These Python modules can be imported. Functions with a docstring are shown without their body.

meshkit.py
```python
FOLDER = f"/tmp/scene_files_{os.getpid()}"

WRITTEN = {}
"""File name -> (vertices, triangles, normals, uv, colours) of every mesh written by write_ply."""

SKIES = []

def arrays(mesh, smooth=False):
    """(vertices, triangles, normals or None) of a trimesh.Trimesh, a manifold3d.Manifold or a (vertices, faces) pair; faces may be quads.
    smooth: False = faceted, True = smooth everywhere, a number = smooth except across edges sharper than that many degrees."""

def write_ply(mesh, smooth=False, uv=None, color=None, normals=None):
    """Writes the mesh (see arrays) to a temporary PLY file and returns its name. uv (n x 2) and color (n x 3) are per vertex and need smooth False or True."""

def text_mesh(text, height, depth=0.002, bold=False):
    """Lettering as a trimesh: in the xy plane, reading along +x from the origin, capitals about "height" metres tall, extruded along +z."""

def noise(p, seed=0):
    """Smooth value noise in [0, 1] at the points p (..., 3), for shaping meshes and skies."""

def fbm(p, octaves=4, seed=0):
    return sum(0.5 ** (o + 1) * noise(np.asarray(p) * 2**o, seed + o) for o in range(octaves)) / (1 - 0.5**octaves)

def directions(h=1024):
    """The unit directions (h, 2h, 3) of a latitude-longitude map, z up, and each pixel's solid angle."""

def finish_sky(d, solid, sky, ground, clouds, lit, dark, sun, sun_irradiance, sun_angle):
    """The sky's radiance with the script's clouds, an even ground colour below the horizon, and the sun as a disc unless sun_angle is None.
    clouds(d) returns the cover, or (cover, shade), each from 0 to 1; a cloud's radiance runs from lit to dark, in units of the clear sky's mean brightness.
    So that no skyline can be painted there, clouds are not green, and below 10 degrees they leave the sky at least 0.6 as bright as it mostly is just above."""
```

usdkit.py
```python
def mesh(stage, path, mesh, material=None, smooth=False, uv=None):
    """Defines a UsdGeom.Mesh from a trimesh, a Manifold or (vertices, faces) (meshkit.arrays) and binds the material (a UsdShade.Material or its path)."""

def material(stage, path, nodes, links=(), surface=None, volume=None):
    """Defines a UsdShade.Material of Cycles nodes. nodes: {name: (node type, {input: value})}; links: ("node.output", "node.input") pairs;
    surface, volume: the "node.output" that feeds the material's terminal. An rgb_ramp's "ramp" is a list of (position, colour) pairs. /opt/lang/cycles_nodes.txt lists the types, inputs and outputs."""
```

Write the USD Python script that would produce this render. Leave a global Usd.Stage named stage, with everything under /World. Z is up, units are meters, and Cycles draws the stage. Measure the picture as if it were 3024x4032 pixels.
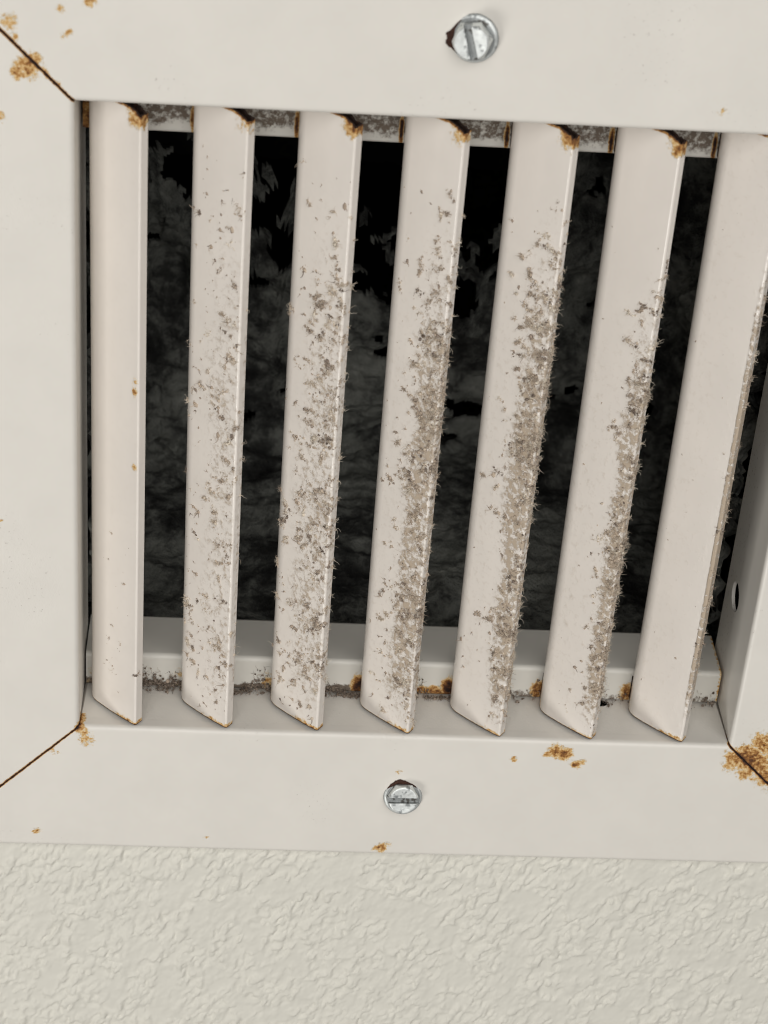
import math, numpy as np, trimesh, manifold3d as mf, usdkit
from meshkit import noise, fbm
from pxr import Usd, UsdGeom, UsdLux, UsdShade, Gf, Sdf, Vt

stage = Usd.Stage.CreateInMemory()
UsdGeom.SetStageUpAxis(stage, UsdGeom.Tokens.z)
UsdGeom.SetStageMetersPerUnit(stage, 1.0)
UsdGeom.Xform.Define(stage, '/World'); UsdGeom.Scope.Define(stage, '/World/Looks')
MM = 0.001

# ---------------------------------------------------------------- camera
RIGHT = np.array([0.99689331, -0.03836893, 0.06878626])
DOWN = np.array([0.03736369, -0.53843644, -0.84183737])
FWD = np.array([0.06933742, 0.84179215, -0.53533008])
EYE = np.array([0.03973817, -0.46975571, 0.37170165])
cam = UsdGeom.Camera.Define(stage, '/World/camera')
m = Gf.Matrix4d(1.0)
for i, r in enumerate((RIGHT, -DOWN, -FWD, EYE)):
    for j in range(3): m[i, j] = float(r[j])
cam.AddTransformOp().Set(m)
HA = 3.2
cam.CreateHorizontalApertureAttr(HA); cam.CreateVerticalApertureAttr(HA * 4 / 3)
cam.CreateFocalLengthAttr(HA * 8537.76 / 3024)
cam.CreateClippingRangeAttr(Gf.Vec2f(0.01, 100))
cam.CreateFStopAttr(2.8); cam.CreateFocusDistanceAttr(0.578)
cam.CreateExposureAttr(-0.03)

# ---------------------------------------------------------------- unseen area lights: key from lower left, added fill for the room
def rect(name, pos, target, w, h, inten, col):
    l = UsdLux.RectLight.Define(stage, '/World/' + name)
    l.CreateWidthAttr(w); l.CreateHeightAttr(h); l.CreateIntensityAttr(inten); l.CreateColorAttr(Gf.Vec3f(*col))
    z = np.array(pos, float) - np.array(target, float); z /= np.linalg.norm(z)
    x = np.cross([0, 0, 1], z); x /= np.linalg.norm(x); y = np.cross(z, x)
    mm = Gf.Matrix4d(1.0)
    for i, r in enumerate((x, y, z, pos)):
        for j in range(3): mm[i, j] = float(r[j])
    l.AddTransformOp().Set(mm)
rect('window_light', (-0.85, -1.15, -0.72), (.09, 0, .08), .55, .55, 11.2, (1.0, .975, .93))
rect('room_fill', (0.3, -1.85, 1.1), (.09, 0, .09), 2.6, 2.0, 2.95, (1.0, .98, .95))  # added soft panel standing in for the ambient light of the room

# ---------------------------------------------------------------- helpers
def tag(p, label=None, cat=None, group=None, kind=None):
    p = p.GetPrim() if hasattr(p, 'GetPrim') else p
    for k, v in (('label', label), ('category', cat), ('group', group), ('kind', kind)):
        if v: p.SetCustomDataByKey(k, v)
    return p
used = {}
def path_of(name, parent):
    base = (parent or '/World') + '/' + name
    n = used.get(base, -1) + 1; used[base] = n
    return base if n == 0 else f'{base}_{n:03d}'
def thing(name, label, cat, group=None, kind=None):
    p = path_of(name, None); UsdGeom.Xform.Define(stage, p)
    tag(stage.GetPrimAtPath(p), label, cat, group, kind); return p
def obj(name, mesh, mat, parent=None, smooth=True, label=None, kind=None, pv=None):
    """mesh in millimetres -> one Mesh prim in metres; pv: {name: value per vertex}"""
    p = path_of(name, parent)
    if isinstance(mesh, (tuple, list)): mesh = (np.asarray(mesh[0]) * MM, mesh[1])
    elif hasattr(mesh, 'to_mesh'):
        q = mesh.to_mesh(); mesh = (np.asarray(q.vert_properties[:, :3], float) * MM, np.asarray(q.tri_verts))
    else: mesh = (np.asarray(mesh.vertices) * MM, np.asarray(mesh.faces))
    g = usdkit.mesh(stage, p, mesh, mat, smooth=smooth)
    for k, v in (pv or {}).items():
        UsdGeom.PrimvarsAPI(g).CreatePrimvar(k, Sdf.ValueTypeNames.FloatArray, 'vertex').Set(Vt.FloatArray.FromNumpy(np.asarray(v, np.float32)))
    if label or kind: tag(g, label, kind=kind)
    return p
def join(parts):
    vs, fs, n = [], [], 0
    for v, f in parts:
        v = np.asarray(v, float); f = np.asarray(f, int)
        if f.shape[1] == 4: f = np.vstack([f[:, [0, 1, 2]], f[:, [0, 2, 3]]])
        vs.append(v); fs.append(f + n); n += len(v)
    return np.vstack(vs), np.vstack(fs)
def grid(P, wrap=False, flip=False):
    """P (a, b, 3) -> verts, quads; wrap closes b"""
    a, b = P.shape[:2]
    i, j = np.meshgrid(np.arange(a - 1), np.arange(b if wrap else b - 1), indexing='ij')
    j2 = (j + 1) % b
    q = np.stack([i * b + j, i * b + j2, (i + 1) * b + j2, (i + 1) * b + j], -1).reshape(-1, 4)
    if flip: q = q[:, ::-1]
    return P.reshape(-1, 3), q
def arc(c, r, a0, a1, n):
    t = np.radians(np.linspace(a0, a1, n)); return np.c_[c[0] + r * np.cos(t), c[1] + r * np.sin(t)]
def resample(P, step, closed=False):
    P = np.asarray(P, float)
    if closed: P = np.vstack([P, P[:1]])
    s = np.r_[0, np.cumsum(np.linalg.norm(np.diff(P, axis=0), axis=1))]
    keep = np.r_[True, np.diff(s) > 1e-9]; P, s = P[keep], s[keep]
    out = [P[0]]
    for k in range(1, len(P)):
        n = max(1, int(math.ceil((s[k] - s[k - 1]) / step)))
        for t in np.linspace(0, 1, n + 1)[1:]: out.append(P[k - 1] * (1 - t) + P[k] * t)
    out = np.array(out)
    return out[:-1] if closed else out
def sstep(a, b, x):
    t = np.clip((x - a) / (b - a), 0, 1); return t * t * (3 - 2 * t)

# ---------------------------------------------------------------- materials
L = '/World/Looks/'
RUST = [(0.0, (.78, .62, .38)), (.2, (.62, .40, .17)), (.38, (.40, .19, .05)), (.58, (.18, .07, .018)), (.82, (.06, .022, .009)), (1.0, (.022, .009, .005))]
def paint(name, col, rough=.38, dirt_col=(.30, .25, .20), bump=.02, dirt_scale=900, wob=.05, soft=(.38, .72), dgain=1.5, dmax=.9):
    """enamel paint; primvar rust and primvar dirt (0..1) say where the enamel has failed or is dusty, noise breaks them up"""
    N = {
        'pos': ('texture_coordinate', {}),
        'n1': ('noise_texture', {'scale': 900.0, 'detail': 5.0, 'roughness': .62}),
        'n2': ('noise_texture', {'scale': float(dirt_scale), 'detail': 6.0, 'roughness': .72}),
        'n3': ('noise_texture', {'scale': 60.0, 'detail': 4.0, 'roughness': .6}),
        'n4': ('noise_texture', {'scale': 2600.0, 'detail': 2.0}),
        'rust': ('attribute', {'attribute': 'rust'}), 'dirt': ('attribute', {'attribute': 'dirt'}),
        'tone': ('map_range', {'from_min': .3, 'from_max': .7, 'to_min': 0.0, 'to_max': 1.0}),
        'base': ('mix_color', {'a': tuple(c * (1 - wob) for c in col), 'b': col}),
        'd1': ('math', {'math_type': 'multiply_add', 'value2': dgain, 'value3': -.5 * dgain}),
        'd2': ('math', {'math_type': 'add'}),
        'd3': ('math', {'math_type': 'multiply', 'use_clamp': True}),
        'dgate': ('map_range', {'from_min': 0.0, 'from_max': .12, 'to_min': 0.0, 'to_max': 1.0}),
        'dm': ('map_range', {'from_min': soft[0], 'from_max': soft[1], 'to_min': 0.0, 'to_max': dmax}),
        'dmix': ('mix_color', {'b': dirt_col}),
        'r1': ('math', {'math_type': 'multiply_add', 'value2': 2.3, 'value3': -1.15}),
        'r2': ('math', {'math_type': 'add'}),
        'rgate': ('map_range', {'from_min': 0.0, 'from_max': .15, 'to_min': 0.0, 'to_max': 1.0}),
        'rm0': ('map_range', {'from_min': .12, 'from_max': .72, 'to_min': 0.0, 'to_max': 1.0}),
        'rm': ('math', {'math_type': 'multiply', 'use_clamp': True}),
        'rt': ('map_range', {'from_min': .25, 'from_max': 1.5, 'to_min': 0.0, 'to_max': 1.0}),
        'ramp': ('rgb_ramp', {'ramp': RUST}),
        'rmix': ('mix_color', {}),
        'rr': ('mix_float', {'a': rough, 'b': .85}),
        'rr2': ('mix_float', {'b': .9}),
        'hb': ('math', {'math_type': 'multiply_add', 'value2': .012}),
        'hb2': ('math', {'math_type': 'multiply_add', 'value2': .6}), 'ht': ('math', {'math_type': 'multiply'}), 'ht2': ('math', {'math_type': 'multiply_add', 'value2': 3.0}),
        'b': ('bump', {'strength': .6, 'distance': .00025}),
        'p': ('principled_bsdf', {'specular_ior_level': .5}),
    }
    K = [('pos.object', 'n1.vector'), ('pos.object', 'n2.vector'), ('pos.object', 'n3.vector'), ('pos.object', 'n4.vector'),
         ('n3.fac', 'tone.value'), ('tone.result', 'base.fac'),
         ('n2.fac', 'd1.value1'), ('d1.value', 'd2.value1'), ('dirt.fac', 'd2.value2'), ('d2.value', 'dm.value'),
         ('dirt.fac', 'dgate.value'), ('dm.result', 'd3.value1'), ('dgate.result', 'd3.value2'), ('d3.value', 'dmix.fac'), ('base.result', 'dmix.a'),
         ('n1.fac', 'r1.value1'), ('r1.value', 'r2.value1'), ('rust.fac', 'r2.value2'), ('rust.fac', 'rgate.value'),
         ('r2.value', 'rm0.value'), ('rm0.result', 'rm.value1'), ('rgate.result', 'rm.value2'), ('r2.value', 'rt.value'), ('rt.result', 'ramp.fac'),
         ('rm.value', 'rmix.fac'), ('dmix.result', 'rmix.a'), ('ramp.color', 'rmix.b'), ('rmix.result', 'p.base_color'),
         ('rm.value', 'rr.fac'), ('rr.result', 'rr2.a'), ('d3.value', 'rr2.fac'), ('rr2.result', 'p.roughness'),
         ('n4.fac', 'hb.value1'), ('rm.value', 'hb.value3'), ('d3.value', 'hb2.value1'), ('hb.value', 'hb2.value3'), ('n2.fac', 'ht.value1'), ('dirt.fac', 'ht.value2'), ('ht.value', 'ht2.value1'), ('hb2.value', 'ht2.value3'), ('ht2.value', 'b.height'), ('b.normal', 'p.normal')]
    return usdkit.material(stage, L + name, N, K, surface='p.BSDF')

M_frame = paint('frame_enamel', (.775, .745, .69), rough=.40)
M_slat = paint('slat_enamel', (.83, .775, .715), rough=.17, dirt_col=(.50, .41, .315), dirt_scale=620, soft=(.2, .95), dgain=3.4, dmax=.78)
M_bar = paint('bar_enamel', (.72, .70, .645), rough=.45, dirt_col=(.17, .135, .105), dirt_scale=640, soft=(.2, .85))

def simple(name, col, rough=.8, var=.25, scale=400, bump=0.0, metallic=0.0, dist=.0002, attr=None):
    N = {'pos': ('texture_coordinate', {}), 'n': ('noise_texture', {'scale': float(scale), 'detail': 5.0, 'roughness': .65}),
         'mr': ('map_range', {'from_min': .3, 'from_max': .7}),
         'mx': ('mix_color', {'a': tuple(c * (1 - var) for c in col), 'b': tuple(min(1, c * (1 + var)) for c in col)}),
         'b': ('bump', {'strength': float(bump), 'distance': float(dist)}),
         'p': ('principled_bsdf', {'roughness': rough, 'metallic': metallic})}
    K = [('pos.object', 'n.vector'), ('n.fac', 'mr.value'), ('mr.result', 'mx.fac'), ('mx.result', 'p.base_color')]
    if bump: K += [('n.fac', 'b.height'), ('b.normal', 'p.normal')]
    if attr:
        N['t'] = ('attribute', {'attribute': 'tone'}); N['tr'] = ('rgb_ramp', {'ramp': attr}); N['mul'] = ('mix_color', {'blend_type': 'multiply', 'fac': 1.0})
        K = [k for k in K if k[1] != 'p.base_color'] + [('t.fac', 'tr.fac'), ('tr.color', 'mul.a'), ('mx.result', 'mul.b'), ('mul.result', 'p.base_color')]
    return usdkit.material(stage, L + name, N, K, surface='p.BSDF')

M_wall = simple('wall_paint', (.68, .663, .598), rough=.7, var=.025, scale=120, bump=.25, dist=.0003)
M_gyp = simple('plasterboard_edge', (.35, .33, .30), rough=.95, var=.3, bump=.5)
M_duct = simple('duct_sheet', (.016, .0165, .015), rough=.8, var=.8, scale=30, bump=.5, dist=.004)
M_dust = simple('dust_fluff', (.95, .95, .95), rough=.95, var=.15, scale=900,
                attr=[(0, (.13, .095, .07)), (.2, (.25, .20, .165)), (.45, (.51, .41, .32)), (.75, (.70, .595, .475)), (1, (.86, .79, .67))])
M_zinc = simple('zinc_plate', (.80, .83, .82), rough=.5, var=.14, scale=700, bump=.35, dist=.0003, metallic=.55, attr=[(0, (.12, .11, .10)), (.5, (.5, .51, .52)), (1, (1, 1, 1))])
M_rust = simple('dark_rust', (.05, .02, .012), rough=.95, var=.6, scale=1500, bump=.6)

# ---------------------------------------------------------------- the wall (hole cut for the duct)
W, H, FR = 180.0, 180.7, 43.4
WY = 2.7                                   # depth of the wall face behind the grille's face
def wall_relief(x, z):
    c, s = math.cos(math.radians(80)), math.sin(math.radians(80))
    u, v = x * c + z * s, -x * s + z * c
    wx = fbm(np.stack([u / 5, v / 5, 0 * u], -1), 3, 11) - .5; wz = fbm(np.stack([u / 5, v / 5, 0 * u + 7], -1), 3, 12) - .5
    P = lambda a, b, k: np.stack([(u + 2.2 * wx) / a, (v + 2.2 * wz) / b, 0 * u + k], -1)
    big = fbm(P(10, 7, 3), 3, 5); mid = fbm(P(3.9, 2.1, 1), 3, 2); fine = fbm(P(2.0, 1.2, 9), 3, 8)
    plates = sstep(.47, .56, big)                          # flattened knock-down islands
    blob = sstep(.42, .70, mid); grit = sstep(.42, .76, fine); ridge = np.clip(1 - np.abs(mid - .46) * 9, 0, 1)
    return .24 * plates + (.54 * blob + .50 * grit + .04 * ridge) * (1 - .7 * plates * sstep(.5, .6, big))
wp = []
fx0, fx1, fz0, fz1 = -75.0, 275.0, -165.0, -36.0
xs, zs = np.arange(fx0, fx1 + .1, .46), np.arange(fz0, fz1 + .1, .46)
xs[-1], zs[-1] = fx1, fz1
X, Z = np.meshgrid(xs, zs, indexing='ij')
edge = np.minimum.reduce([X - fx0, fx1 - X, Z - fz0, fz1 - Z]); fade = sstep(0, 6, edge)
R = wall_relief(X, Z)
wp.append(grid(np.stack([X, WY + .7 - R * fade * 1.0, Z], -1)))
A0, A1, B0, B1 = -7.0, W + 7, -7.0, H + 7               # the hole
def flat(x0, x1, z0, z1):
    return grid(np.array([[[x0, WY + .1, z0], [x0, WY + .1, z1]], [[x1, WY + .1, z0], [x1, WY + .1, z1]]], float))
E0, E1, F0, F1 = -600.0, 780.0, -520.0, 700.0
for r in ((E0, E1, F0, fz0), (E0, fx0, fz0, F1), (fx1, E1, fz0, F1), (fx0, fx1, B1, F1), (fx0, A0, fz1, B1), (A1, fx1, fz1, B1), (A0, A1, fz1, B0)):
    wp.append(flat(*r))
wall = obj('wall', join(wp), M_wall)
tag(stage.GetPrimAtPath(wall), 'cream painted wall with knock-down plaster texture below the vent grille', 'wall', kind='structure')
def bx(x0, x1, y0, y1, z0, z1):
    b = trimesh.creation.box((x1 - x0, y1 - y0, z1 - z0)); b.apply_translation(((x0 + x1) / 2, (y0 + y1) / 2, (z0 + z1) / 2))
    return np.array(b.vertices), np.array(b.faces)
obj('plasterboard_core', join([bx(A0 - 12, A0, WY + .4, 17, B0 - 12, B1 + 12), bx(A1, A1 + 12, WY + .4, 17, B0 - 12, B1 + 12),
                               bx(A0, A1, WY + .4, 17, B0 - 12, B0), bx(A0, A1, WY + .4, 17, B1, B1 + 12)]), M_gyp, wall, smooth=False)

# ---------------------------------------------------------------- the duct behind the grille
duct = thing('air_duct', 'dark dirty air duct with crumpled grey lining seen between the slats', 'air duct')
D0, D1, DZ0, DZ1, DY = -14.0, W + 14, -16.0, H + 12, 430.0
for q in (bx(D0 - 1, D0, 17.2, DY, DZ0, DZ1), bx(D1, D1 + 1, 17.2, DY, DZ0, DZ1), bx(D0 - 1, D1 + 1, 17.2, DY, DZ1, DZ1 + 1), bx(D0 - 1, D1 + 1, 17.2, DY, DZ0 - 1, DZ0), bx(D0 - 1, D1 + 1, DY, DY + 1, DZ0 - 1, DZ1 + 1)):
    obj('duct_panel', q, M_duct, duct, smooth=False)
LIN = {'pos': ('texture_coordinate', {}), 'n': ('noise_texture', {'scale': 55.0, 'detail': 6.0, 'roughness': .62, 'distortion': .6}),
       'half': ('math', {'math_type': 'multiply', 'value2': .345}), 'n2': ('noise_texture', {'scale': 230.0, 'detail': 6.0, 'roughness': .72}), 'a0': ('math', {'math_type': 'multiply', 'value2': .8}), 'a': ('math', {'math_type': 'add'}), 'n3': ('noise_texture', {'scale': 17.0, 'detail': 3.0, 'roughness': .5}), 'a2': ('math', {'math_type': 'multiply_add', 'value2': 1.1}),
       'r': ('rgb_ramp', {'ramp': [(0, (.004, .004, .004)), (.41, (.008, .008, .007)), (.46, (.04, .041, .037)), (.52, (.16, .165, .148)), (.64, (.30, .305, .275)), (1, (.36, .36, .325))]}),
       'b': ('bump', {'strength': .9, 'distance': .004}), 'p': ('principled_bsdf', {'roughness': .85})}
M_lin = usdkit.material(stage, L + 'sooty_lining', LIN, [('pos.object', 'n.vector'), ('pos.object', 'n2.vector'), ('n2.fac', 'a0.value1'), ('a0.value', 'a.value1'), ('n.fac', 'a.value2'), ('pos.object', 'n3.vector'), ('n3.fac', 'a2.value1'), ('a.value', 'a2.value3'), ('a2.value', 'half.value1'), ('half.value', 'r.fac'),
                        ('r.color', 'p.base_color'), ('a.value', 'b.height'), ('b.normal', 'p.normal')], surface='p.BSDF')
def crumple(p, s, seed):
    w = np.stack([fbm(p / (s * 1.5), 2, seed + i) for i in range(3)], -1) - .5
    n = noise(p / s + 2 * w, seed + 5); n2 = noise(p / (s * .38) + 2 * w, seed + 6)
    return (1 - np.abs(2 * n - 1)) + .35 * (1 - np.abs(2 * n2 - 1))
# lining: a crumpled sheet along the left side, the back and the right side of the duct, torn off along its top
plan = np.vstack([np.array([[D0 + 4, 48]]), arc((D0 + 34, 132), 30, 180, 90, 7), arc((D1 - 34, 132), 30, 90, 0, 7), np.array([[D1 - 4, 44]])])
plan = resample(plan, 1.3); S = np.r_[0, np.cumsum(np.linalg.norm(np.diff(plan, axis=0), axis=1))]
T = np.gradient(plan, axis=0); T /= np.linalg.norm(T, axis=1)[:, None]; Nn = np.c_[T[:, 1], -T[:, 0]]
ctrl_x = [D0, -6, 10, 20, 34, 50, 66, 84, 104, 120, 134, 148, 160, 175, D1]
ctrl_h = [190, 170, 150, 142, 112, 96, 104, 98, 104, 108, 130, 150, 165, 180, 190]
top = np.interp(plan[:, 0], ctrl_x, ctrl_h) + 46 * (fbm(np.c_[S / 16, 0 * S, 0 * S], 5, 3) - .5) + 9 * (noise(np.c_[S / 3.0, 0 * S, 0 * S], 6) - .5)
tt = np.linspace(0, 1, 190)
ZZ = DZ0 + .5 + tt[None, :] * (top - DZ0)[:, None]
base = np.stack([np.broadcast_to(plan[:, :1], ZZ.shape), np.broadcast_to(plan[:, 1:], ZZ.shape), ZZ], -1)
inw = np.stack([np.broadcast_to(Nn[:, :1], ZZ.shape), np.broadcast_to(Nn[:, 1:], ZZ.shape), 0 * ZZ], -1)
d = 15 * (crumple(base, 34, 21) - .6) + 5.5 * (crumple(base, 13, 31) - .6) + 2.2 * (crumple(base, 5, 33) - .6)
P1 = base + inw * np.clip(d, -3, 30)[..., None]
over = (ZZ - (top[:, None] - 62)) / 62
tat = fbm(base / np.array([11.0, 11.0, 12.0]), 4, 61) * .88 + .12 * noise(base / 3.0, 62)
keepv = tat > .30 + .36 * np.clip(over, 0, 1) ** .8
def torn(g):
    v, q = g; return v, q[keepv.ravel()[q].all(1)]
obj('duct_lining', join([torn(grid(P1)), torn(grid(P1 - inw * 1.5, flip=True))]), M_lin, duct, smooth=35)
# debris lying on the duct floor
X, Y = np.meshgrid(np.linspace(D0 + 1, D1 - 1, 190), np.linspace(18, 175, 150), indexing='ij')
b3 = np.stack([X, Y, 0 * X], -1)
b3s = b3 * np.array([.55, 1, 1])
Zf = DZ0 + 1 + 6 * crumple(b3s, 21, 41) + 2.6 * crumple(b3s, 7, 51) + 1.5 * fbm(b3 / 2.2, 3, 4)
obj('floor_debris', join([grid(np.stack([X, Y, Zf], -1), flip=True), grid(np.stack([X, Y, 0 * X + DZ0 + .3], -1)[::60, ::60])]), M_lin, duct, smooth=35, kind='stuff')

# ---------------------------------------------------------------- the grille: four mitred frame rails
vent = thing('vent_grille', 'white enamelled metal vent grille with rust spots and dusty vertical slats', 'vent grille')
SPOTS = [  # x, z, radius, strength (mm on the face)
    (-10.3, 188.6, 3.0, .8), (-12.6, 187.2, 1.6, .9), (-8.2, 190.6, 1.4, .7), (-14.2, 199.1, 2.0, .55), (-13.2, 195.5, 1.0, .6), (-6.2, 187, .9, .5), (-3.8, 185.0, .8, .4), (-2.9, 202.4, 1.1, .5),
    (3.8, 204.6, 1.7, .62), (-.9, 197.2, 1.0, .6), (-2.2, 196.1, .7, .5), (-16.8, 176.4, 1.3, .55), (1.4, -2.4, 1.8, .62), (2.0, -4.3, 2.0, .5), (1.9, -6.0, 1.5, .4), (.2, -.6, 1.6, .85),
    (120.2, -6.9, .9, .85), (131.4, -3.6, 2.2, .85), (134.0, -4.6, 2.2, .9), (129.5, -5.0, 1.3, .7), (137.9, -8.0, 1.6, .85), (139.6, -7.2, 1.0, .7), (85.4, -40.6, 1.7, .8), (83.4, -40.9, .8, .6), (87.2, -39.2, 1.0, .6),
    (-12.3, -37.8, 1.0, .8), (35.5, -38.7, .5, .6), (-7.4, -8.3, .8, .5), (-6.2, -9.5, .7, .5), (149.2, 186.2, .8, .6), (88.5, -12.6, .9, .4), (-19.3, 66.0, .45, .75), (181.5, -6.8, 2.2, .6), (192, -10.5, 3.4, .8), (188, 2.5, 2.4, .6),
    (185.8, -4.6, 4.4, 1.0), (182.4, -3.8, 3.0, .8), (189.5, -6.5, 3.6, .85), (186.5, -9.5, 2.8, .65), (190.0, 1.0, 3.5, .8), (193.5, -3, 3.2, .7), (196, -14, 3.0, .75), (184.5, -1.5, 2.2, .8)]
def rust_at(x, z):
    r = np.zeros_like(x)
    wx, wz = 1.6 * (fbm(np.stack([x / 1.6, z / 1.6, 0 * x], -1), 3, 61) - .5), 1.6 * (fbm(np.stack([x / 1.6, z / 1.6, 0 * x + 5], -1), 3, 62) - .5)
    for sx, sz, rad, st in SPOTS:
        dd = np.hypot(x + wx * rad * .5 - sx, z + wz * rad * .5 - sz)
        r = np.maximum(r, st * (1 - sstep(rad * .1, rad * 1.6, dd)))
    return r
def rail_profile():
    o = np.vstack([[[FR, 4.0]], [[FR, 1.6]], arc((FR - 1.5, 1.5), 1.5, 0, -90, 8), [[1.4, 0]], arc((1.4, 1.4), 1.4, -90, -180, 8), [[0, 33.0]]])
    i = np.vstack([[[FR - .9, 4.0]], [[FR - .9, 1.7]], arc((FR - 1.6, 1.6), .7, 0, -90, 4), [[1.5, .9]], arc((1.5, 1.5), .6, -90, -180, 4), [[.9, 33.0]]])
    return o, i
def rail(side, gap0, gap1, hole=None):
    """side: function (s, u, y) -> xyz; gap0/gap1: function of (u, y) giving the open seam at each end"""
    Lr = W if side in ('top', 'bottom') else H
    o, i = rail_profile()
    def put(prof, step, ns):
        pr = resample(prof, step); u, y = pr[:, 0], pr[:, 1]
        t = np.linspace(0, 1, ns)
        # denser rows near the mitres
        a, b = -u + gap0(u, y), Lr + u - gap1(u, y)
        s = a[None, :] + t[:, None] * (b - a)[None, :]
        U, Yy = np.broadcast_to(u, s.shape), np.broadcast_to(y, s.shape)
        wav = .05 * (fbm(np.stack([s / 45, U / 45, 0 * s], -1), 2, 70 + len(side)) - .5) * 4 * (Yy < 1)
        Yy = Yy + wav
        if side == 'bottom': return np.stack([s, Yy, -U], -1)
        if side == 'top': return np.stack([s, Yy, H + U], -1)
        if side == 'left': return np.stack([-U, Yy, s], -1)
        return np.stack([W + U, Yy, s], -1)
    fl = side in ('bottom', 'right')
    Po, Pi = put(o, .7, 330), put(i, .7, 330)
    def cut(g):
        v, q = g
        if hole is None: return v, q, None
        ax, (c1, c2), rad = hole
        v = v.copy(); sel = np.abs(v[:, ax] - (W if ax == 0 else 0)) < 1.0
        k = 2 if ax == 0 else 0
        dy, dz = v[:, 1] - c1, v[:, k] - c2; r = np.hypot(dy, dz); ins = sel & (r < rad)
        q = q[~ins[q].all(1)]
        keep = np.zeros(len(v), bool); keep[q.ravel()] = True
        mv = ins & keep
        v[mv, 1] = c1 + dy[mv] / r[mv] * rad; v[mv, k] = c2 + dz[mv] / r[mv] * rad
        return v, q, None
    go, gi = cut(grid(Po, flip=not fl)), cut(grid(Pi, flip=fl))
    parts = [go[:2], gi[:2]]
    # edge strips: the sheet's own thickness
    n = max(Po.shape[1], Pi.shape[1])
    oo, ii = o, i
    def strip(A, B, fl2): return grid(np.stack([A, B], 1), flip=fl2)
    parts.append(strip(Po[:, 0], Pi[:, 0], fl)); parts.append(strip(Po[:, -1], Pi[:, -1], not fl))
    for e, f2 in ((0, not fl), (-1, fl)):
        a, b = Po[e], Pi[e]; idx = np.linspace(0, len(b) - 1, len(a)); b2 = np.stack([np.interp(idx, np.arange(len(b)), b[:, k]) for k in range(3)], -1)
        parts.append(strip(a, b2, f2))
    if hole is not None:
        ax, (c1, c2), rad = hole; th = np.linspace(0, 2 * np.pi, 40)
        ring = lambda dep: np.stack([np.full(40, W + dep), c1 + rad * np.cos(th), c2 + rad * np.sin(th)], -1) if ax == 0 else np.stack([c2 + rad * np.cos(th), c1 + rad * np.sin(th), np.full(40, -dep)], -1)
        parts.append(strip(ring(0), ring(.9), True))
    v, f = join(parts)
    x, y, z = v[:, 0], v[:, 1], v[:, 2]
    rust = rust_at(x, z) * (y < 6)
    # rust creeping along the mitre joints
    if side in ('bottom', 'top'):
        u = -z if side == 'bottom' else z - H; dl, dr = x + u, W + u - x
    else:
        u = -x if side == 'left' else x - W; dl, dr = z + u, H + u - z
    near = np.minimum(dl, dr)
    seam = (1 - sstep(.1, .7, near)) * (.25 + .75 * noise(np.stack([x / 3, z / 3, 0 * x], -1), 77))
    rust = np.maximum(rust, seam * (y < 1.5)); 
    rim = (u > 0) & (near < .34); rust = np.maximum(rust, rim * 1.55)
    dirt = .04 + .17 * sstep(.48, .68, fbm(np.stack([x / 22, z / 22, 0 * x], -1), 3, 15)) * (y < 4) + .12 * (y > 4) + .10 * (y > 20)
    if side == 'top': rust = np.where(y > 8, .5, rust)
    return (v, f), {'rust': rust, 'dirt': dirt}
c = lambda k: (lambda u, y: k + 0 * u)
inner = lambda k0, k1: (lambda u, y: np.where(y > 1.2, k0 + (k1 - k0) * np.clip((y - 1.2) / 20, 0, 1), k0 * .7))
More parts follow.
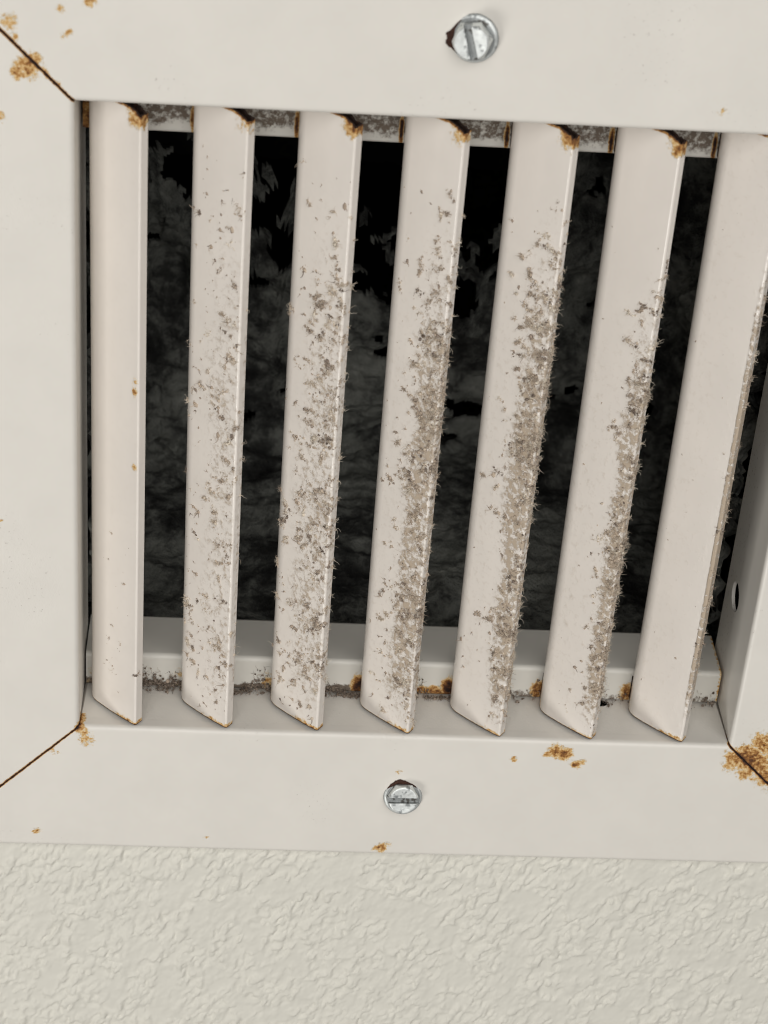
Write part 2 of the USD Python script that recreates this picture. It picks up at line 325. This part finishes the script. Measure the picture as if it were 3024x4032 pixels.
for side, g0, g1, hole, lab in (('top', inner(.34, .5), c(.12), None, None), ('bottom', inner(.2, 1.0), inner(.2, .7), (2, (18.4, 146.0), 2.1), 'lower frame rail spotted with orange rust under the slats'),
                                ('left', inner(.16, .1), inner(.26, .1), None, None), ('right', inner(.2, .1), c(.12), (0, (22.0, 35.4), 4.3), 'right frame rail with a hole in its return and a rusty mitre')):
    g, pv = rail(side, g0, g1, hole)
    obj('frame_rail', g, M_frame, vent, pv=pv, label=lab)

# ---------------------------------------------------------------- support bars behind the slats
TIPS = [15.7 + 25.15 * i + o for i, o in enumerate((.15, -.35, -.6, -.6, -.2, .1, .3))]
def bar(z0, z1, is_top):
    r = 1.4
    prof = np.vstack([arc((18.5 + r, z0 + .8), r, 250, 180, 6)[:1] * 0 + [[18.5 + 6, z0]], arc((18.5 + .9, z0 + .9), .9, 270, 180, 6), arc((18.5 + r, z1 - r), r, 180, 90, 9), [[37.0, z1]], [[37.0, z1 - 1.0]], [[22, z1 - 1.6]], [[22, z0 + 1]], [[24.5, z0 + 1]]])
    prof = resample(prof, .6, closed=True)
    s = np.linspace(.5, W - .7, 420)
    P = np.stack([np.broadcast_to(s[:, None], (len(s), len(prof))), np.broadcast_to(prof[:, 0], (len(s), len(prof))), np.broadcast_to(prof[:, 1], (len(s), len(prof)))], -1)
    v, q = grid(P, wrap=True, flip=True)
    caps = []
    for e, fl in ((0, True), (-1, False)):
        poly = trimesh.creation.triangulate_polygon(__import__('shapely').Polygon(prof), engine='earcut')
        vv = np.c_[np.full(len(poly[0]), s[e]), poly[0]]; ff = poly[1]
        caps.append((vv, ff if not fl else ff[:, ::-1]))
    V, F = join([(v, q)] + caps)
    x, y, z = V.T
    n = fbm(np.stack([x / 6, z / 3, 0 * x], -1), 4, 81)
    rust = np.zeros_like(x); dirt = np.zeros_like(x)
    if not is_top:
        dirt = np.where(y < 21, .85 * (1 - sstep(1.0, 4.2, z - 3.0 * (n - .5))), .05)
        dirt *= np.where(x > 120, .45, 1)
        for k, t in enumerate(TIPS):
            st = [.2, .3, .45, 1.3, 1.4, 1.0, .9][k]
            dd = np.hypot((x - (t - 13.7)) / 2.9, (z - 3.2) / 4.6)
            rust = np.maximum(rust, st * (1 - sstep(.2, 1.15, dd)) * (y < 22))
        rust = np.maximum(rust, .75 * (1 - sstep(2.5, 4.5, z)) * sstep(90, 94, x) * (1 - sstep(102, 104, x)) * (y < 22))
        rust = np.maximum(rust, .5 * sstep(178.4, 179.2, x))
    else:
        dirt = .13 + .26 * sstep(167.6, 170.4, z + 3.0 * (n - .5)) * (y < 24)
        dirt = np.where(z < 167.6, .05, dirt)
        for k, t in enumerate(TIPS):
            dd = np.hypot((x - (t - 13.9)) / .75, (z - 170) / 5)
            rust = np.maximum(rust, [1.0, .9, 1.3, 1.7, 1.6, 1.7, 1.5][k] * (1 - sstep(.2, 1.1, dd)) * (y < 22))
        rust = np.maximum(rust, .8 * (x < 4) * (y < 22))
    return (V, F), {'rust': rust, 'dirt': dirt}
g, pv = bar(.5, 11.3, False); bar0 = obj('support_bar', g, M_bar, vent, pv=pv, label='lower support bar behind the slats with dust packed along its foot')
g, pv = bar(166.6, 179.5, True); bar1 = obj('support_bar', g, M_bar, vent, pv=pv, label='upper support bar behind the slats, mottled with dark grime')

# ---------------------------------------------------------------- slats: hollow sheet-metal blades set at an angle
def slat_profile():
    A = np.array([-.85, .12]); ds = .565
    ang = np.r_[np.linspace(141.5, 133, 26), np.linspace(133, 78, 11)]
    front = np.vstack([A, A + np.cumsum(np.c_[np.cos(np.radians(ang)), np.sin(np.radians(ang))] * ds, 0)])
    e = front[-1]; tail = arc((e[0] + 1.3, e[1]), 1.3, 165, 60, 6)
    back = np.array([[-9.6, 15.0], [-4.4, 9.8], [.1, 4.3]])
    nose = np.vstack([arc((.55, 2.3), .5, 20, -45, 5), arc((-.62, .6), .46, -47, -115, 6)])
    return np.vstack([front, tail, back, nose]), front
SP, SF = slat_profile()
SPr = resample(SP, .45, closed=True)
def offset_in(P, dist):
    import shapely
    return P
def frame_on(pfrac, P=SF):
    """point and outward normal on the front face, pfrac 0 at the back-left edge, 1 at the front-right corner, up to 1.2 across the nose"""
    s = np.r_[0, np.cumsum(np.linalg.norm(np.diff(P[::-1], axis=0), axis=1))]; s /= s[-1]
    pp = np.clip(pfrac, 0, 1)
    x, y = np.interp(pp, s, P[::-1, 0]), np.interp(pp, s, P[::-1, 1])
    e = .02
    tx = np.interp(np.clip(pp + e, 0, 1), s, P[::-1, 0]) - np.interp(np.clip(pp - e, 0, 1), s, P[::-1, 0])
    ty = np.interp(np.clip(pp + e, 0, 1), s, P[::-1, 1]) - np.interp(np.clip(pp - e, 0, 1), s, P[::-1, 1])
    l = np.hypot(tx, ty); tx, ty = tx / l, ty / l
    nx, ny = ty, -tx
    over = np.clip((pfrac - 1) / .2, 0, 1)
    nose0, nose1 = np.array([-.55, .1]), np.array([1.0, 2.1])
    x = np.where(pfrac > 1, nose0[0] + (nose1[0] - nose0[0]) * over, x); y = np.where(pfrac > 1, nose0[1] + (nose1[1] - nose0[1]) * over, y)
    nx = np.where(pfrac > 1, .35 + .5 * over, nx); ny = np.where(pfrac > 1, -.94 + .3 * over, ny)
    l = np.hypot(nx, ny); return x, y, nx / l, ny / l
# dust on each slat: (band centre width from the right edge, density, fringe, scattered specks, film strength, z range)
DUST = [dict(n=10, band=.3, dense=0, fringe=0, specks=22, film=.0, z=(8, 60)),
        dict(n=1100, band=.45, dense=.45, fringe=14, specks=170, film=.16, z=(2, 168)),
        dict(n=3000, band=.50, dense=.8, fringe=80, specks=130, film=.21, z=(3, 166)),
        dict(n=4200, band=.38, dense=1, fringe=70, specks=100, film=.31, z=(2, 164)),
        dict(n=4200, band=.31, dense=1, fringe=130, specks=70, film=.34, z=(3, 164)),
        dict(n=2700, band=.21, dense=1, fringe=150, specks=45, film=.34, z=(2, 152)),
        dict(n=420, band=.10, dense=.8, fringe=12, specks=18, film=.50, z=(8, 160))]
def slat_mesh(k):
    zz = np.unique(np.r_[[0, .1, .3, .6, 1.0, 1.5, 2.2, 3.0, 4.0], np.linspace(4, 172, 130), np.linspace(172, 178.6, 22)])
    z0 = .9 + .25 * (noise(np.array([[k * 3.3, 0, 0]]), 5)[0] - .5)
    zt = z0 + zz
    rng = np.random.default_rng(500 + k)
    pr = SPr
    Nn_ = len(pr)
    # inner loop: the sheet is 0.7 mm thick
    t = np.roll(pr, -1, 0) - np.roll(pr, 1, 0); t /= np.linalg.norm(t, axis=1)[:, None]
    cen = pr.mean(0); nrm = np.c_[t[:, 1], -t[:, 0]]
    import shapely
    poly = shapely.Polygon(pr)
    if not poly.contains(shapely.Point(pr[12] + .2 * nrm[12])): nrm = nrm
    else: nrm = -nrm
    inn = pr - .62 * nrm
    def sheet(p, rows):
        return np.stack([np.broadcast_to(p[:, 0] + TIPS[k], (len(rows), len(p))), np.broadcast_to(p[:, 1], (len(rows), len(p))), np.broadcast_to(rows[:, None], (len(rows), len(p)))], -1)
    ccw = shapely.LinearRing(pr).is_ccw
    Po = sheet(pr, zt).copy()
    # corroded, uneven top edge near the nose; slight bow of the sheet
    topw = sstep(170, 178.6, zz)[:, None]
    rag = (fbm(np.stack([pr[:, 0] / 1.0, pr[:, 1] / 1.0, 0 * pr[:, 0] + k * 9], -1), 3, 91) - .5)
    nosew = sstep(-5, .5, pr[:, 0]) * (pr[:, 1] < 7)
    Po[..., 2] += topw * (-2.0 * sstep(-4.4, .4, pr[:, 0]) * (pr[:, 1] < 9) + 1.8 * rag * nosew)[None, :]
    Po[..., 0] += .12 * np.sin(zz / 176 * np.pi * 1.3 + k)[:, None]
    rows_in = np.array([zt[0], zt[0] + 12, zt[-1] - 14, zt[-1]])
    Pi = sheet(inn, rows_in).copy(); Pi[-1, :, 2] = Po[-1, :, 2]; Pi[0, :, 2] = Po[0, :, 2]
    Pi[..., 0] += np.interp(rows_in, zt, Po[:, 0, 0] - pr[0, 0] - TIPS[k])[:, None]
    go = grid(Po, wrap=True, flip=not ccw); gi = grid(Pi, wrap=True, flip=ccw)
    ct = grid(np.stack([Po[-1], Pi[-1]], 0), wrap=True, flip=not ccw); cb = grid(np.stack([Po[0], Pi[0]], 0), wrap=True, flip=ccw)
    # tabs that pass into the two support bars
    x0 = TIPS[k]
    tabs = [bx(x0 - 13.0, x0 - 11.4, 15.4, 19.2, 2.0, 9.5), bx(x0 - 13.0, x0 - 11.4, 15.4, 19.2, 167.6, 176)]
    V, F = join([go, gi, ct, cb] + tabs)
    rust = np.zeros(len(V)); dirt = np.zeros(len(V))
    no = Po.shape[0] * Po.shape[1]
    U = np.broadcast_to(pr[:, 0], Po.shape[:2]); Yd = np.broadcast_to(pr[:, 1], Po.shape[:2]); Z_ = Po[..., 2]
    fr = np.arange(Nn_)
    # position across the face, 0 back-left .. 1 front-right corner .. 1.2 nose
    face_len = np.linalg.norm(SF[0] - SF[-1])
    across = 1 - np.clip(((SF[0][0] - pr[:, 0]) * (SF[0] - SF[-1])[0] + (SF[0][1] - pr[:, 1]) * (SF[0] - SF[-1])[1]) / face_len ** 2, -.3, 1)
    isback = (pr[:, 1] > 2.7) & (np.abs(pr[:, 0] - np.interp(pr[:, 1], SF[:, 1], SF[:, 0])) > 1.6)
    AC = np.broadcast_to(across, Po.shape[:2]); BK = np.broadcast_to(isback, Po.shape[:2])
    n1 = fbm(np.stack([U / 1.5 + k * 7, Z_ / 1.8, Yd / 1.5], -1), 3, 95)
    r = np.zeros(Po.shape[:2])
    tip = [.75, .7, .95, .85, .55, .6, .7][k]
    r = np.maximum(r, tip * .8 * (1 - sstep(.1, 1.9, Z_ - z0 - 1.2 * (n1 - .5))) * sstep(.35, .95, AC))
    r = np.maximum(r, (Z_ - z0 < .2) * 1.5)
    tops = [.8, .35, .8, .55, 1.05, .75, .3][k]
    r = np.maximum(r, tops * sstep(173.2, 177.2, Z_ + 4.5 * (n1 - .5)) * sstep(.74, 1.0, AC) * (~BK))
    r = np.maximum(r, (topw > .995) * .9)
    r = np.maximum(r, [0, .2, .5, .3, .1, .3, .2][k] * (1 - sstep(2, 7, Z_)) * (1 - sstep(.02, .16, AC)))
    if k == 0:
        for (zc, rad, st) in ((104.8, 1.0, .95), (107.8, 1.4, .42), (83.3, .9, .95)):
            r = np.maximum(r, st * (1 - sstep(.25, 1.2, np.hypot((Z_ - zc) / rad, (AC - .95) * 18 / rad))) * (U < -.2))
    D = DUST[k]
    zlo, zhi = D['z']
    env = sstep(zlo - 6, zlo + 18, Z_) * (1 - sstep(zhi - 60, zhi + 6, Z_))
    bandw = D['band'] * (.75 + .7 * fbm(np.stack([Z_ / 14, 0 * Z_ + k, 0 * Z_], -1), 3, 96))
    dd = D['film'] * env * sstep(1 - 1.25 * bandw, 1 - .55 * bandw, AC) + D['film'] * .22 * env * (AC > .05)
    dd = np.where(AC >= .995, dd * [.5, .5, .6, .75, .9, 1, 1][k], dd)
    dd = np.where(BK, .15, dd)
    if k == 6: dd = np.where((AC > .97) & (~BK), .55 * env, .05)
    if k == 0: dd = .02 + 0 * dd
    rust[:no] = r.ravel(); dirt[:no] = dd.ravel()
    rust[no:] = 1.6
    return (V, F), {'rust': rust, 'dirt': dirt}
LABS = ['clean slat at the left with two rust pinpricks', 'slat speckled with grey dust flecks', 'slat furred with grey-brown dust on its right half', 'slat with a thick tan dust band along its front edge',
        'slat with dense dust and loose fibres on its edge', 'slat with a ragged fringe of dust fibres', 'nearly clean slat with a tan dusty front edge']
slats = []
for k in range(7):
    g, pv = slat_mesh(k)
    slats.append(obj('slat', g, M_slat, vent, pv=pv, label=LABS[k]))

# ---------------------------------------------------------------- dust: curled fibres and crumbs
def fibres(P, Dr, Nr, length, rad, curl, rng, seg=5):
    """curled tubes from points P, along directions Dr, curving about random axes; (n,3) arrays"""
    n = len(P); pts = [P]; dcur = Dr / np.linalg.norm(Dr, axis=1)[:, None]
    ax = rng.normal(size=(n, 3)); ax /= np.linalg.norm(ax, axis=1)[:, None]
    step = (length / seg)[:, None]; ang = (curl / seg)[:, None]
    for s in range(seg):
        pts.append(pts[-1] + dcur * step)
        dcur = dcur * np.cos(ang) + np.cross(ax, dcur) * np.sin(ang) + .26 * rng.normal(size=(n, 3)); dcur /= np.linalg.norm(dcur, axis=1)[:, None]
    P_ = np.stack(pts, 1); T_ = np.gradient(P_, axis=1); T_ /= np.linalg.norm(T_, axis=2, keepdims=True) + 1e-9
    ref = np.broadcast_to(np.array([.31, .52, .79]), T_.shape); a = np.cross(T_, ref); a /= np.linalg.norm(a, axis=2, keepdims=True) + 1e-9; b = np.cross(T_, a)
    tap = np.interp(np.arange(seg + 1), [0, seg * .5, seg], [1, .9, .35])[None, :, None] * rad[:, None, None]
    ring = [P_ + tap * (math.cos(t) * a + math.sin(t) * b) for t in (0, 2.0944, 4.18879)]
    V = np.stack(ring, 2).reshape(-1, 3)                      # (n, seg+1, 3 ring)
    i = np.arange(n)[:, None, None] * (seg + 1) * 3 + np.arange(seg)[None, :, None] * 3; j = np.arange(3)[None, None, :]; j2 = (j + 1) % 3
    q = np.stack([i + j, i + j2, i + 3 + j2, i + 3 + j], -1).reshape(-1, 4)
    return V, q, (seg + 1) * 3
ICO = trimesh.creation.icosphere(subdivisions=0)
def crumbs(P, size, rng, normal, flat=.55):
    n = len(P); iv, jf = np.array(ICO.vertices), np.array(ICO.faces)
    sc = size[:, None, None] * (.55 + .9 * rng.random((n, len(iv), 1)))
    ax = rng.normal(size=(n, 3, 3)); Q = np.linalg.qr(ax)[0]
    v = np.einsum('nij,vj->nvi', Q, iv) * sc * (.6 + .8 * rng.random((n, 1, 3)))
    v -= (1 - flat) * np.einsum('nvi,ni->nv', v, normal)[..., None] * normal[:, None, :]
    V = (v + P[:, None, :]).reshape(-1, 3)
    return V, (jf[None] + (np.arange(n) * len(iv))[:, None, None]).reshape(-1, 3), len(iv)
def slat_dust(k):
    D = DUST[k]; rng = np.random.default_rng(900 + k)
    zlo, zhi = D['z']; parts, tone = [], []
    def add(g, t):
        v, f, per = g; parts.append((v, f)); tone.append(np.repeat(t, per))
    def at(p, z):
        x, y, nx, ny = frame_on(p); n = np.c_[nx, ny, 0 * nx]
        return np.c_[x + TIPS[k] + .12 * np.sin((z - .9) / 176 * np.pi * 1.3 + k), y, z], n
    def sample_z(n):
        # clumpy along the slat
        z = rng.uniform(zlo, zhi, n * 5); e = sstep(zlo - 2, zlo + 20, z) * (1 - sstep(zhi - 48, zhi + 6, z)) * (.25 + fbm(np.c_[z / 9, 0 * z + k * 5, 0 * z], 3, 44) ** 2 * 2.2)
        return z[rng.random(len(z)) < e / e.max()][:n]
    # band of clumped fluff beside the front edge
    ncl = max(3, D['n'] // 11); zc = sample_z(ncl); ncl = len(zc)
    bw = D['band'] * (.7 + .8 * fbm(np.c_[zc / 14, 0 * zc + k, 0 * zc], 3, 96))
    pc = 1.045 - np.abs(rng.normal(0, .62, ncl)) * bw * 1.15
    if k in (3, 4, 5): pc = np.where(rng.random(ncl) < [.16, .26, .34][k - 3], rng.uniform(1.0, 1.17, ncl), pc)
    if k == 6: pc = rng.uniform(1.0, 1.17, ncl)
    if k == 1: pc = np.where(rng.random(ncl) < .5, rng.uniform(.12, .95, ncl), pc)
    cnt = rng.gamma(1.6, 7.5, ncl).astype(int) + 2; spread = rng.gamma(3, .11, ncl) + .12; ori = rng.uniform(0, np.pi, ncl); hgt = rng.gamma(2, .13, ncl).clip(.05, .8)
    ctone = np.clip(rng.normal(.52, .17, ncl), .1, .9)
    ix = np.repeat(np.arange(ncl), cnt); m_ = len(ix)
    a_, b_ = rng.normal(0, 1, m_) * spread[ix] * 1.5, rng.normal(0, 1, m_) * spread[ix] * .6
    z = zc[ix] + a_ * np.cos(ori[ix]) - b_ * np.sin(ori[ix]); p = pc[ix] + (a_ * np.sin(ori[ix]) + b_ * np.cos(ori[ix])) / 18.5
    if k == 6: p = np.clip(p, .97, 1.18)
    ok = (p > .05) & (z > 2) & (z < 174); z, p, ix = z[ok], np.minimum(p[ok], 1.19), ix[ok]; m_ = len(z)
    P, n = at(p, z)
    P = P + n * (rng.random(m_) * hgt[ix])[:, None]
    size = rng.gamma(2.2, .07, m_).clip(.05, .42)
    add(crumbs(P, size, rng, n, .7), np.clip(ctone[ix] + rng.normal(0, .12, m_), 0, 1))
    mf_ = int(m_ * 1.25); idx = rng.integers(0, m_, mf_)
    dr = rng.normal(size=(mf_, 3)) + n[idx] * .4
    add(fibres(P[idx] + rng.normal(0, .1, (mf_, 3)), dr, n[idx], rng.gamma(4, .26, mf_).clip(.35, 2.2), rng.uniform(.03, .06, mf_), rng.normal(0, 4.5, mf_), rng), np.clip(ctone[ix][idx] + rng.normal(.14, .2, mf_), 0, 1))
    # dark star-shaped flecks scattered on the face
    ns = D['specks']
    if ns:
        z = rng.uniform(zlo, zhi, ns); p = rng.uniform(.12, 1.0, ns) ** .75
        if k == 0: p = rng.uniform(.4, .9, ns)
        P, n = at(p, z); size = rng.gamma(2.0, .13, ns).clip(.07, .7) * (.5 if k in (0, 6) else 1)
        add(crumbs(P, size, rng, n, .35), np.clip(rng.normal(.42, .14, ns), 0, 1))
        idx = np.repeat(np.arange(ns), 4); idx = idx[rng.random(len(idx)) < .75]
        q = len(idx); dr = rng.normal(size=(q, 3)) + n[idx] * .15
        add(fibres(P[idx] + n[idx] * .06, dr, n[idx], size[idx] * rng.uniform(1.5, 4.5, q), .03 + size[idx] * .12, rng.normal(0, 1.6, q), rng), np.clip(rng.normal(.44, .14, q), 0, 1))
    # tufts hanging over the front edge into the gap
    nf = D['fringe']
    if nf:
        nf = nf * 2 // 3; z = sample_z(nf * 2)[:nf]; nf = len(z); P, n = at(np.full(nf, 1.17), z)
        rep = 2 + rng.gamma(1.3, 4.0, nf).astype(int); idx = np.repeat(np.arange(nf), rep); q = len(idx)
        dr = np.c_[.9 + .6 * rng.random(q), -.2 + .6 * rng.normal(size=q), .8 * rng.normal(size=q)]
        add(fibres(P[idx] + rng.normal(0, .18, (q, 3)), dr, n[idx], rng.gamma(3, .36, q).clip(.35, 2.6), rng.uniform(.03, .058, q), rng.normal(0, 5.5, q), rng, 9), np.clip(rng.normal(.88, .14, q), 0, 1))
        size = rng.gamma(2, .1, nf).clip(.06, .4); add(crumbs(P, size, rng, n, .8), np.clip(rng.normal(.6, .15, nf), 0, 1))
    V, F = join(parts)
    return (V, F), {'tone': np.concatenate(tone)}
for k in range(7):
    g, pv = slat_dust(k)
    obj('dust', g, M_dust, slats[k], pv=pv, smooth=True, kind='stuff')
def bar_dust():
    rng = np.random.default_rng(77); parts, tone = [], []
    amount = [(3.0, TIPS[0] - 3, 40), (TIPS[0] - 8, TIPS[1] - 9, 700), (TIPS[1] - 8, TIPS[2] - 9, 560), (TIPS[2] - 8, TIPS[3] - 9, 480), (TIPS[3] - 8, TIPS[4] - 9, 260), (TIPS[4] - 8, TIPS[5] - 9, 120), (TIPS[5] - 8, TIPS[6] - 9, 110), (TIPS[6] - 8, 178, 40)]
    for x0, x1, n in amount:
        x = np.where(rng.random(n) < .25, x1 - rng.gamma(1.5, 1.0, n), rng.uniform(x0, x1, n)); h = .35 + 4.2 * sstep(.3, .75, fbm(np.c_[x / 3.5, 0 * x, 0 * x], 3, 8))
        z = .4 + np.abs(rng.normal(0, .6, n)) * h; y = 18.3 - np.abs(rng.normal(0, .5, n)) - np.where(z < .9, rng.random(n) * 1.6, 0)
        P = np.c_[x, y, z]; nn = np.tile([0, -1.0, .2], (n, 1)); nn /= np.linalg.norm(nn, axis=1)[:, None]
        size = rng.gamma(2, .10, n).clip(.06, .45)
        v, f, per = crumbs(P, size, rng, nn, .8); parts.append((v, f)); tone.append(np.repeat(np.clip(rng.normal(.12, .12, n), 0, 1), per))
        q = int(n * 1.6); idx = rng.integers(0, n, q); v, f, per = fibres(P[idx], rng.normal(size=(q, 3)) + [0, -.4, .7], nn, rng.uniform(.5, 2.2, q), rng.uniform(.035, .06, q), rng.normal(0, 2.2, q), rng)
        parts.append((v, f)); tone.append(np.repeat(np.clip(rng.normal(.26, .2, q), 0, 1), per))
    return join(parts), {'tone': np.concatenate(tone)}
g, pv = bar_dust(); obj('dust', g, M_dust, bar0, pv=pv, kind='stuff')

# ---------------------------------------------------------------- slotted hex-washer screws
def screw(cx, cz, rw, rh, hh, tilt_x, tilt_z, slot_deg, hex_deg, rust_poly, label, seed):
    sc = path_of('screw', vent); UsdGeom.Xform.Define(stage, sc); tag(stage.GetPrimAtPath(sc), label)
    def place(mn):   # local: axis +z towards the viewer -> world -y
        m_ = mn.to_mesh(); v = np.array(m_.vert_properties[:, :3], float); f = np.array(m_.tri_verts)
        v = np.c_[v[:, 0], v[:, 1], v[:, 2]] + 0
        loc = v.copy(); v[:, 2] += .07 * (noise(v / .8, seed) - .5)
        ax, az = math.radians(tilt_x), math.radians(tilt_z)
        y, z = v[:, 1] * math.cos(ax) - v[:, 2] * math.sin(ax), v[:, 1] * math.sin(ax) + v[:, 2] * math.cos(ax); v[:, 1], v[:, 2] = y, z
        x, z = v[:, 0] * math.cos(az) + v[:, 2] * math.sin(az), -v[:, 0] * math.sin(az) + v[:, 2] * math.cos(az); v[:, 0], v[:, 2] = x, z
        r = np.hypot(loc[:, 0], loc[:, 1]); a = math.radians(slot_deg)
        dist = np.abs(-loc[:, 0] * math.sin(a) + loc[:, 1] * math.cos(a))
        slot_shade = (dist < .95) & (loc[:, 2] > 1.2) & (loc[:, 2] < .9 + hh - .45)
        crease_shade = (loc[:, 2] > .7) & (loc[:, 2] < 1.35) & (r < rh * 1.22)
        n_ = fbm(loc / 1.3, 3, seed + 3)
        tone = .95 - .55 * slot_shade - .6 * crease_shade - .6 * sstep(.56, .70, n_) - .5 * (loc[:, 2] < .3)  # slot and crease shade painted into tone; blotches are random, lower rim darker
        return (np.c_[cx + v[:, 0], -.25 - v[:, 2], cz + v[:, 1]], f), {'tone': np.clip(tone, 0, 1)}
    def rev(pts, n=64): return mf.Manifold.revolve(mf.CrossSection([np.array(pts, float)]), n)
    washer = rev([[0, -.5], [rw * .97, -.5], [rw, -.2], [rw * .985, .25], [rw * .93, .55], [rw * .80, .95], [0, .95]])
    hexp = mf.CrossSection([np.array([[rh / math.cos(math.pi / 6) * math.cos(math.radians(60 * i + hex_deg)), rh / math.cos(math.pi / 6) * math.sin(math.radians(60 * i + hex_deg))] for i in range(6)])])
    head = mf.Manifold.extrude(hexp, hh).translate([0, 0, .9])
    dome = rev([[0, 0], [rh * 1.25, 0], [rh * 1.16, hh * .55], [rh * .97, hh * .92 + .9], [rh * .9, hh + .86], [rh * .45, hh + .72], [0, hh + .68]])
    head = head ^ dome
    slot = mf.Manifold.cube([rh * 3, 1.75, 2.4], True).rotate([0, 0, slot_deg]).translate([0, 0, .9 + hh])
    head = (head - slot).refine_to_length(.3)
    for nm, mn in (('hex_head', head), ('washer_flange', washer.refine_to_length(.35))):
        (v, f), pv = place(mn)
        tri = trimesh.graph.smooth_shade(trimesh.Trimesh(v, f, process=False), angle=math.radians(32), facet_minarea=None)
        from scipy.spatial import cKDTree
        ix = cKDTree(v).query(np.array(tri.vertices))[1]
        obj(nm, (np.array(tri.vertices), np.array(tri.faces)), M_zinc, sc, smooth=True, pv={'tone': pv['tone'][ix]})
    rng = np.random.default_rng(seed); th = np.linspace(0, 2 * np.pi, 180)[:-1]
    def patch(a0, a1, out):
        w = np.exp(-((np.angle(np.exp(1j * (th - math.radians((a0 + a1) / 2)))) / math.radians((a1 - a0) / 2)) ** 2) * 1.6)
        r = rw * .9 + (out + rw * .1) * w * (.35 + 1.3 * fbm(np.c_[th * 7, 0 * th, 0 * th], 4, seed))
        cs = mf.CrossSection([np.c_[r * np.cos(th), r * np.sin(th)]]); m_ = mf.Manifold.extrude(cs, .22).to_mesh()
        v = np.array(m_.vert_properties[:, :3], float); return np.c_[cx + v[:, 0], .02 - v[:, 2], cz + v[:, 1]], np.array(m_.tri_verts)
    for a0, a1, out in rust_poly[:1]: obj('rusty_hole_patch', patch(a0, a1, out), M_rust, sc, smooth=False)  # rust plus the dark crescent of the oversized hole, drawn as one dark patch
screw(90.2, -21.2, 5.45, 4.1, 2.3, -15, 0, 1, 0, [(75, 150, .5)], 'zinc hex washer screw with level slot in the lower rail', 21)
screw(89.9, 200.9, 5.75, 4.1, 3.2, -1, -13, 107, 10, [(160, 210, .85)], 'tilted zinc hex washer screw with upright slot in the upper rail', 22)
